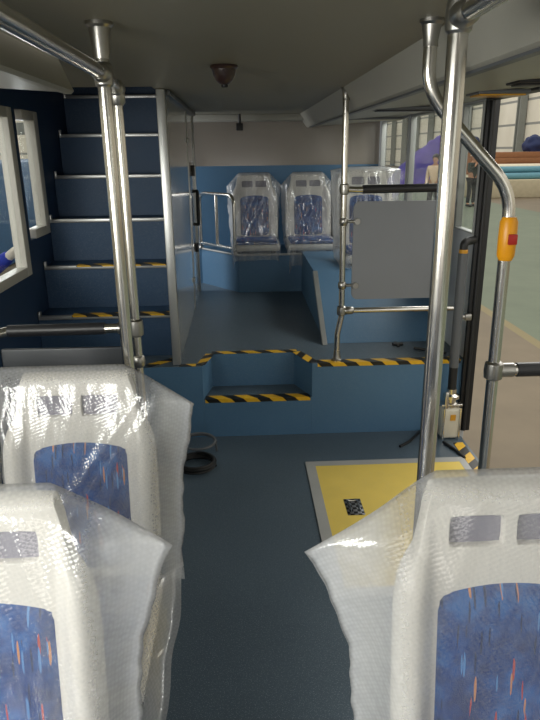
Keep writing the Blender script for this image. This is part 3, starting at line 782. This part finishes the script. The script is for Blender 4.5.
# ------------------------------------------------------------------ ceiling fittings
cm = thing('dome_camera', 'dark brown dome camera on the middle of the ceiling', 'camera', (-.05, 2.55, ZC))
bm = BM(); lathe(bm, [(.05, 0), (.052, -.008), (.046, -.014)], (-.05, 2.55, ZC - .0005), 'z', 24); obj('base', bm, 'brown', cm)
bm = BM(); lathe(bm, [(.045, -.012), (.041, -.034), (.031, -.052), (.018, -.064), (.006, -.068)], (-.05, 2.55, ZC), 'z', 24); obj('dome', bm, 'brown', cm)
bm = BM(); lathe(bm, [(.012, -.062), (.012, -.074), (.009, -.076)], (-.05, 2.55, ZC), 'z', 14); obj('lens', bm, 'dark', cm)
c2 = thing('ceiling_sensor', 'small black camera hanging under the rear ceiling edge', 'camera', (.01, 5.75, 1.845))
obj('body', bx(-.025, .035, 5.73, 5.80, 1.765, 1.825, bev=.008), 'dark', c2)
obj('stem', tb([(.005, 5.765, 1.82), (.005, 5.765, 1.899)], .012, seg=10), 'dark', c2)
def soffit_z(x): return 1.797 + (x - .645) * (.041 / .625)
def soffit_fit(name, x0, x1, y0_, y1, mframe, mlens, label, cat):
    z = soffit_z((x0 + x1) / 2) - .002
    t = thing(name, label, cat, ((x0 + x1) / 2, (y0_ + y1) / 2, z))
    bm = BM(); box(bm, x0, x1, y0_, y1, z - .014, z + .003, .005); obj('housing', bm, mframe, t)
    bm = BM(); box(bm, x0 + .012, x1 - .012, y0_ + .02, y1 - .02, z - .02, z - .013, .003); obj('lens', bm, mlens, t)
    bm = BM(); box(bm, x0 + .02, x1 - .02, y1 - .016, y1 - .006, z - .018, z - .013); obj('trim_bar', bm, 'gtube', t)
soffit_fit('lamp', .98, 1.2, 2.74, 2.9, 'gtube', 'amber', 'amber lens lamp under the right soffit beside the door post', 'lamp')
soffit_fit('vent', .96, 1.22, 2.30, 2.42, 'dark', 'dark', 'dark vent under the right soffit near the picture edge', 'vent')
soffit_fit('vent', .74, 1.16, 3.62, 3.74, 'gtube', 'dark', 'thin dark vent under the right soffit above the grey screen', 'vent')
soffit_fit('vent', .80, 1.2, 4.85, 4.97, 'gtube', 'lightglass', 'pale vent under the right soffit near the rear windows', 'vent')

# ------------------------------------------------------------------ outside: shed
bm = BM(); box(bm, -30, 40, -25, 120, GZ - .1, GZ); struct('ground', bm, 'ground')
bm = BM(); box(bm, 19, 19.3, -20, 110, GZ, 9); struct('shed_wall_right', bm, 'shed')
bm = BM(); box(bm, -16.3, -16, -20, 110, GZ, 9); struct('shed_wall_left', bm, 'shed')
bm = BM(); box(bm, -16.3, 19.3, 110, 110.3, GZ, 9); struct('shed_wall_end', bm, 'shedend')
n = 0
cb = None
for i in range(16):
    y = 18 + i * 5.2
    if cb is None:
        bm = BM(); box(bm, -.35, .1, -.28, -.16, 0, 9.3); box(bm, -.35, .1, .16, .28, 0, 9.3); box(bm, -.2, -.05, -.2, .2, 0, 9.3); box(bm, -.4, .12, -.35, .35, 0, .06)
        cb = obj('shed_column', bm, 'column'); c_ = cb
    else:
        c_ = cb.copy(); COL.objects.link(c_)
    c_.location = (18.85, y, GZ); c_['kind'] = 'structure'
# low plinth with stock on it
single('concrete_kerb', bx(9.4, 17.5, 26, 40, GZ, .35, bev=.03), 'stone', 'long pale concrete kerb on the shed floor under the stacked rolls', 'kerb')
k = 0
GRL = 'rolls of sheet on the kerb'
for (x0_, x1_, y_, z_, r_, m_, lab) in (
        (10.4, 17.2, 26.6, .35, .13, 'teal', 'teal roll at the very front of the concrete kerb'), (11.6, 17.4, 26.9, .35, .14, 'cream', 'cream roll on the kerb just behind the front teal roll'),
        (10.1, 16.4, 27.25, .35, .15, 'teal', 'teal roll on the kerb, third back from the edge'), (10.3, 13.6, 26.75, .6, .13, 'teal', 'teal roll lying on top of the front rolls, left end'),
        (10.5, 13.1, 27.05, .63, .16, 'cream', 'thick cream roll lying on top at the left'), (13.9, 17.3, 26.75, .6, .14, 'cream', 'cream roll lying on top at the right end'), (13.5, 17.0, 27.1, .63, .12, 'teal', 'thin teal roll lying on top at the back right')):
    bm = BM(); tube(bm, [(x0_, y_, z_ + r_), (x1_, y_ + .1, z_ + r_)], r_, seg=18); tube(bm, [(x0_ - .03, y_, z_ + r_), (x0_ + .05, y_, z_ + r_)], r_ * .35, seg=12)
    single('roll', bm, m_, lab, 'roll', GRL)
for i in range(4):
    single('board', bx(9.9 + .1 * i, 17.4 - .2 * i, 32 + .06 * i, 34.5, .35 + i * .26, .35 + i * .26 + .25, bev=.01), 'wood', ('brown board, lowest of the stack behind the rolls', 'brown board, second from bottom of the stack behind the rolls', 'brown board, third from bottom of the stack behind the rolls', 'brown board, topmost of the stack behind the rolls')[i], 'board', 'boards stacked behind the rolls')
for (x_, lab) in ((11.7, 'dark blue wrapped bundle on the brown boards, left one'), (15.0, 'dark blue wrapped bundle on the brown boards, right one')):
    bm = BM(); bmesh.ops.create_icosphere(bm, subdivisions=4, radius=1)
    for v in bm.verts:
        v.co *= 1 + .25 * noise.noise(v.co * 1.6 + Vector((x_, 0, 0))); v.co = Vector((v.co.x * .55 + x_, v.co.y * .5 + 33.3, max(v.co.z, -.6) * .5 + 1.39 + .3))
    single('bundle', bm, 'navy', lab, 'bundle', 'wrapped bundles on the boards')
# purple sheet draped on a frame, far beyond the rear right windows
ps = thing('draped_frame', 'purple plastic sheet draped over a sloping frame on the shed floor', 'covered machine', (6.2, 24, GZ))
bm = BM(); NXs, NYs = 26, 14; G = []
for i in range(NXs + 1):
    s = i / NXs
    row = []
    for j in range(NYs + 1):
        t = j / NYs
        u = (t - .5) * 2
        h = .35 + 1.75 * s ** .8 - (abs(u) ** 2.5) * (.55 + .9 * s)
        row.append(bm.verts.new((5.35 + 1.9 * s + .1 * noise.noise(Vector((s * 5, t * 5, 1))), 24 + u * .75, GZ + .3 + max(.0, h) + .14 * noise.noise(Vector((s * 6, t * 9, 4))))))
    G.append(row)
for i in range(NXs):
    for j in range(NYs): bm.faces.new((G[i][j], G[i + 1][j], G[i + 1][j + 1], G[i][j + 1]))
r = bmesh.ops.solidify(bm, geom=bm.faces[:], thickness=.02)
obj('sheet', bm, 'purple', ps, 180)
bm = BM(); tube(bm, [(5.5, 23.6, GZ), (5.5, 23.6, GZ + .4), (7.1, 23.6, GZ + 1.9), (7.1, 23.6, GZ)], .04, seg=8); tube(bm, [(5.5, 24.4, GZ), (5.5, 24.4, GZ + .4), (7.1, 24.4, GZ + 1.9), (7.1, 24.4, GZ)], .04, seg=8); obj('frame', bm, 'column', ps)
fn = thing('floor_fan', 'dark ring fan on a stand left of the purple sheet', 'fan', (4.75, 24.5, GZ))
bm = BM(); ring = [(4.75 + .42 * math.cos(a), 24.5, GZ + 1.95 + .42 * math.sin(a)) for a in [2 * PI * i / 28 for i in range(28)]]; tube(bm, ring, .05, seg=8, closed=True); obj('guard', bm, 'dark', fn)
for i in range(4):
    a = i * PI / 2 + .4; bm = BM(); tube(bm, [(4.75, 24.5, GZ + 1.95), (4.75 + .38 * math.cos(a), 24.5, GZ + 1.95 + .38 * math.sin(a))], [.03, .07], seg=8); obj('blade', bm, 'gtube', fn)
bm = BM(); tube(bm, [(4.75, 24.55, GZ + .05), (4.75, 24.55, GZ + 1.6)], .035, seg=10); lathe(bm, [(.3, 0), (.3, .04), (.05, .08)], (4.75, 24.55, GZ)); obj('stand', bm, 'dark', fn)
single('crate', bx(4.5, 6.2, 30, 31.2, GZ, 1.35, bev=.03), 'wood', 'brown crate standing behind the ring fan', 'crate')
# left side of the shed: blue painted cabin and pale lift beam
cb_ = thing('blue_cabin', 'blue painted cabin seen through the left windows', 'cabin', (-4.9, 10, GZ))
obj('body', bx(-6.2, -4.2, 6.5, 20, GZ + .02, 1.45, bev=.04), 'bblue', cb_)
obj('door', bx(-4.21, -4.16, 9.4, 10.5, GZ + .08, 1.38, bev=.01), 'cyan', cb_)
obj('end_panel', bx(-6.1, -4.3, 6.455, 6.51, GZ + .08, 1.38, bev=.01), 'cyan', cb_)
gt = thing('gantry', 'pale grey gantry beam crossing behind the blue cabin', 'gantry', (-8, 21.15, GZ))
obj('beam', bx(-15, -3.6, 21.0, 21.3, 2.15, 2.5), 'column', gt)
for x in (-13.5, -4.0): obj('leg', bx(x - .15, x + .15, 21.0, 21.3, GZ, 2.15), 'column', gt)

# ------------------------------------------------------------------ people
def skin(name, chain, m, parent, lv=1, root=0):
    """one continuous surface grown from joints: chain = (verts [(x,y,z,r)], edges)"""
    vs, es = chain
    me = bpy.data.meshes.new(name); me.from_pydata([v[:3] for v in vs], es, []); me.update()
    ob = bpy.data.objects.new(name, me); COL.objects.link(ob)
    md = ob.modifiers.new('skin', 'SKIN'); md.use_smooth_shade = True
    for i, v in enumerate(vs):
        r = v[3]; ob.data.skin_vertices[0].data[i].radius = (r, r) if not isinstance(r, tuple) else r
        ob.data.skin_vertices[0].data[i].use_root = (i == root)
    sm = ob.modifiers.new('sub', 'SUBSURF'); sm.levels = sm.render_levels = lv
    dg = bpy.context.evaluated_depsgraph_get(); me2 = bpy.data.meshes.new_from_object(ob.evaluated_get(dg))
    bpy.data.objects.remove(ob); me2.name = name
    for p in me2.polygons: p.use_smooth = True
    me2.materials.clear(); me2.materials.append(M[m])
    o = bpy.data.objects.new(name, me2); COL.objects.link(o); o.parent = parent
    return o

def person(loc, rz, label, top, legs, hat, arms='down', gloves=False, bend=0):
    t = thing('person', label, 'person', loc); t.rotation_euler = (0, 0, rz)
    # faces -Y locally
    V = [(0, 0, .95, .13), (0, 0, 1.15, .125), (0, -.01, 1.36, .14), (0, 0, 1.50, .06), (0, -.01, 1.57, .055), (0, -.02, 1.64, .098), (0, -.01, 1.72, .09)]
    E = [(0, 1), (1, 2), (2, 3), (3, 4), (4, 5), (5, 6)]
    def add(v, p):
        V.append(v); E.append((p, len(V) - 1)); return len(V) - 1
    hands = []
    for s in (-1, 1):
        h = add((s * .1, 0, .9, .09), 0); k = add((s * .11, -.02, .5, .058), h); a = add((s * .115, .02, .09, .042), k); add((s * .125, -.15, .04, .036), a)
    for s in (-1, 1):
        sh = add((s * .185, 0, 1.42, .06), 2)
        if arms == 'down': el, wr_, hd = (s * .23, .02, 1.13, .042), (s * .22, -.06, .89, .03), (s * .215, -.08, .82, .03)
        elif arms == 'face': el, wr_, hd = (s * .24, -.08, 1.16, .042), (s * .10, -.22, 1.36, .03), (s * .06, -.2, 1.42, .03)
        else:
            el, wr_, hd = ((s * .27, -.14, 1.17, .045), (s * .2, -.40, 1.33, .033), (s * .18, -.47, 1.37, .033)) if s == arms else ((s * .23, .02, 1.13, .042), (s * .22, -.06, .89, .03), (s * .215, -.08, .82, .03))
        e = add(el, sh); w = add(wr_, e); hi = add(hd, w)
        d = (Vector(hd[:3]) - Vector(wr_[:3])).normalized(); side = Vector((1, 0, 0)) - d * d.x; side.normalize()
        hands.append((Vector(hd[:3]), d, side, s))
        for f in range(4):
            b = Vector(hd[:3]) + side * (f - 1.5) * .018 + d * .03; L = (.055, .068, .064, .05)[f]
            m1 = b + d * L * .6; nrm = d.cross(side); m2 = m1 + (d * .7 + nrm * s * .5) * L * .5
            i0 = add((*b, .0105), hi); i1 = add((*m1, .0095), i0); add((*m2, .008), i1)
        th = Vector(hd[:3]) - side * s * .03; th2 = th - side * s * .02 + d * .035
        i0 = add((*th, .012), hi); add((*th2, .009), i0)
    body = skin('body', (V, E), 'glove' if gloves else 'skin', t, 1)
    # face
    for s in (-1, 1):
        bm = BM(); bmesh.ops.create_uvsphere(bm, u_segments=10, v_segments=8, radius=.012); bmesh.ops.translate(bm, verts=bm.verts[:], vec=(s * .035, -.105, 1.66)); obj('eye', bm, 'dark', body, 180, local=True)
    bm = BM(); tube(bm, [(0, -.108, 1.66), (0, -.128, 1.62)], [.009, .015], seg=8); obj('nose', bm, 'skin', body, 180, local=True)
    bm = BM(); tube(bm, [(-.022, -.105, 1.585), (0, -.112, 1.585), (.022, -.105, 1.585)], .005, seg=6); obj('mouth', bm, 'red', body, 180, local=True)
    for s in (-1, 1):
        bm = BM(); lathe(bm, [(.012, 0), (.026, .008), (.024, .014)], (s * .095, -.005, 1.645), 'x', 10); obj('ear', bm, 'skin', body, 180, local=True)
    if gloves:
        bm = BM(); bmesh.ops.create_uvsphere(bm, u_segments=20, v_segments=14, radius=1)
        for v in bm.verts: v.co = Vector((v.co.x * .092, v.co.y * .104 - .012, v.co.z * .125 + 1.655))
        obj('face', bm, 'skin', t, 180, local=True)
    # clothes
    jv = [(0, 0, .88, .145), (0, 0, 1.15, .14), (0, -.01, 1.36, .155), (0, 0, 1.47, .075)]; je = [(0, 1), (1, 2), (2, 3)]
    for s, (hd, d, side, _) in zip((-1, 1), hands):
        idx = len(jv); i_sh = [i for i, v in enumerate(V) if abs(v[0] - s * .185) < 1e-6 and abs(v[2] - 1.42) < 1e-6][0]
        jv.append((V[i_sh][0], V[i_sh][1], V[i_sh][2], .072)); je.append((2, idx))
        jv.append((*V[i_sh + 1][:3], .058)); je.append((idx, idx + 1)); w = Vector(V[i_sh + 2][:3]); jv.append((*w, .048)); je.append((idx + 1, idx + 2))
    skin('jacket', (jv, je), top, t, 1)
    tv = [(0, 0, .97, .142)]; te = []
    for s in (-1, 1):
        i = len(tv); tv += [(s * .1, 0, .88, .1), (s * .11, -.02, .5, .078), (s * .115, .02, .1, .066)]; te += [(0, i), (i, i + 1), (i + 1, i + 2)]
    skin('trousers', (tv, te), legs, t, 1)
    for s in (-1, 1):
        bm = BM(); box(bm, s * .12 - .048, s * .12 + .048, -.2, .07, 0, .085, .03, 3); obj('shoe', bm, 'dark', t, 180, local=True)
    if hat:
        bm = BM(); lathe(bm, [(.145, 0), (.145, .012), (.118, .02), (.115, .07), (.09, .115), (.045, .14), (.008, .147)], (0, -.015, 1.685), 'z', 22); obj('helmet', bm, 'helmet', t, 60, local=True)
    else:
        bm = BM(); bmesh.ops.create_uvsphere(bm, u_segments=20, v_segments=14, radius=1)
        for v in bm.verts:
            v.co = Vector((v.co.x * .104, v.co.y * .115 + .018, v.co.z * .11 + 1.70))
            if v.co.y < -.06: v.co.z = max(v.co.z, 1.71)
        obj('hair', bm, 'hair', t, 180, local=True)
    return t
person((8.05, 22.4, GZ), .35, 'person in dark clothes and white helmet standing on the shed floor', 'green', 'black', True, 'face')
person((5.7, 19.0, GZ), -.6, 'person in a peach top standing beyond the rear right window', 'peach', 'black', False, 'down')
person((-1.93, 4.06, GZ), PI / 2 - .25, 'person in a blue jacket with white gloves outside the left window', 'blue', 'navy', False, 1, True)

# ------------------------------------------------------------------ light
w = bpy.data.worlds.new('World'); S.world = w; w.use_nodes = True
nt = w.node_tree; nt.nodes.clear()
bg = nt.nodes.new('ShaderNodeBackground'); wo = nt.nodes.new('ShaderNodeOutputWorld')
bg.inputs[0].default_value = (1, .965, .89, 1); bg.inputs[1].default_value = 1.4
nt.links.new(bg.outputs[0], wo.inputs[0])
def area(name, loc, target, sx, sy, power, col=(1, 1, 1)):
    l = bpy.data.lights.new(name, 'AREA'); l.shape = 'RECTANGLE'; l.size = sx; l.size_y = sy; l.energy = power; l.color = col
    o = bpy.data.objects.new(name, l); COL.objects.link(o); o.location = loc
    o.rotation_euler = (Vector(target) - Vector(loc)).to_track_quat('-Z', 'Y').to_euler(); return o
area('front_fill_lamp', (-.25, -2.15, 1.15), (0, 2, 1.0), 1.9, .5, 5, (1, .97, .92))  # added fill lamp at the front opening, brightens the seat fronts
area('left_key_lamp', (-1.55, -.3, 1.55), (.3, 1.3, .85), 1.8, .8, 80, (1, .97, .93))  # added key lamp outside the unseen left front window, lifts the wrapped seats

area('rear_left_fill_lamp', (-1.7, 5.4, 1.5), (0, 5.3, .6), .8, 1.0, 22, (.97, .99, 1))  # added lamp outside the unseen left opening, brightens the plinth corner
area('rear_window_boost_lamp', (2.1, 4.9, 2.5), (.1, 4.3, .44), 2.2, .8, 48, (1, .98, .94))  # added lamp boosting the window light on the raised floor

# ------------------------------------------------------------------ camera
p_, yw, rl_ = (math.radians(a) for a in (18.4, 2.4, -.7))
fw = Vector((math.sin(yw) * math.cos(p_), math.cos(yw) * math.cos(p_), -math.sin(p_)))
rt = Vector((math.cos(yw), -math.sin(yw), 0)); up = rt.cross(fw)
rt2 = rt * math.cos(rl_) + up * math.sin(rl_); up2 = up * math.cos(rl_) - rt * math.sin(rl_)
cd = bpy.data.cameras.new('Camera'); cam = bpy.data.objects.new('Camera', cd); COL.objects.link(cam)
mw = Matrix((rt2, up2, -fw)).transposed().to_4x4(); mw.translation = (0, 0, 1.6); cam.matrix_world = mw
cd.sensor_fit = 'VERTICAL'; cd.sensor_height = 24; cd.lens = 24 * 630 / 720; cd.clip_start = .05; cd.clip_end = 400
S.camera = cam
S.view_settings.view_transform = 'Standard'; S.view_settings.look = 'None'; S.view_settings.gamma = 1; S.view_settings.exposure = 0
S.view_settings.use_curve_mapping = False
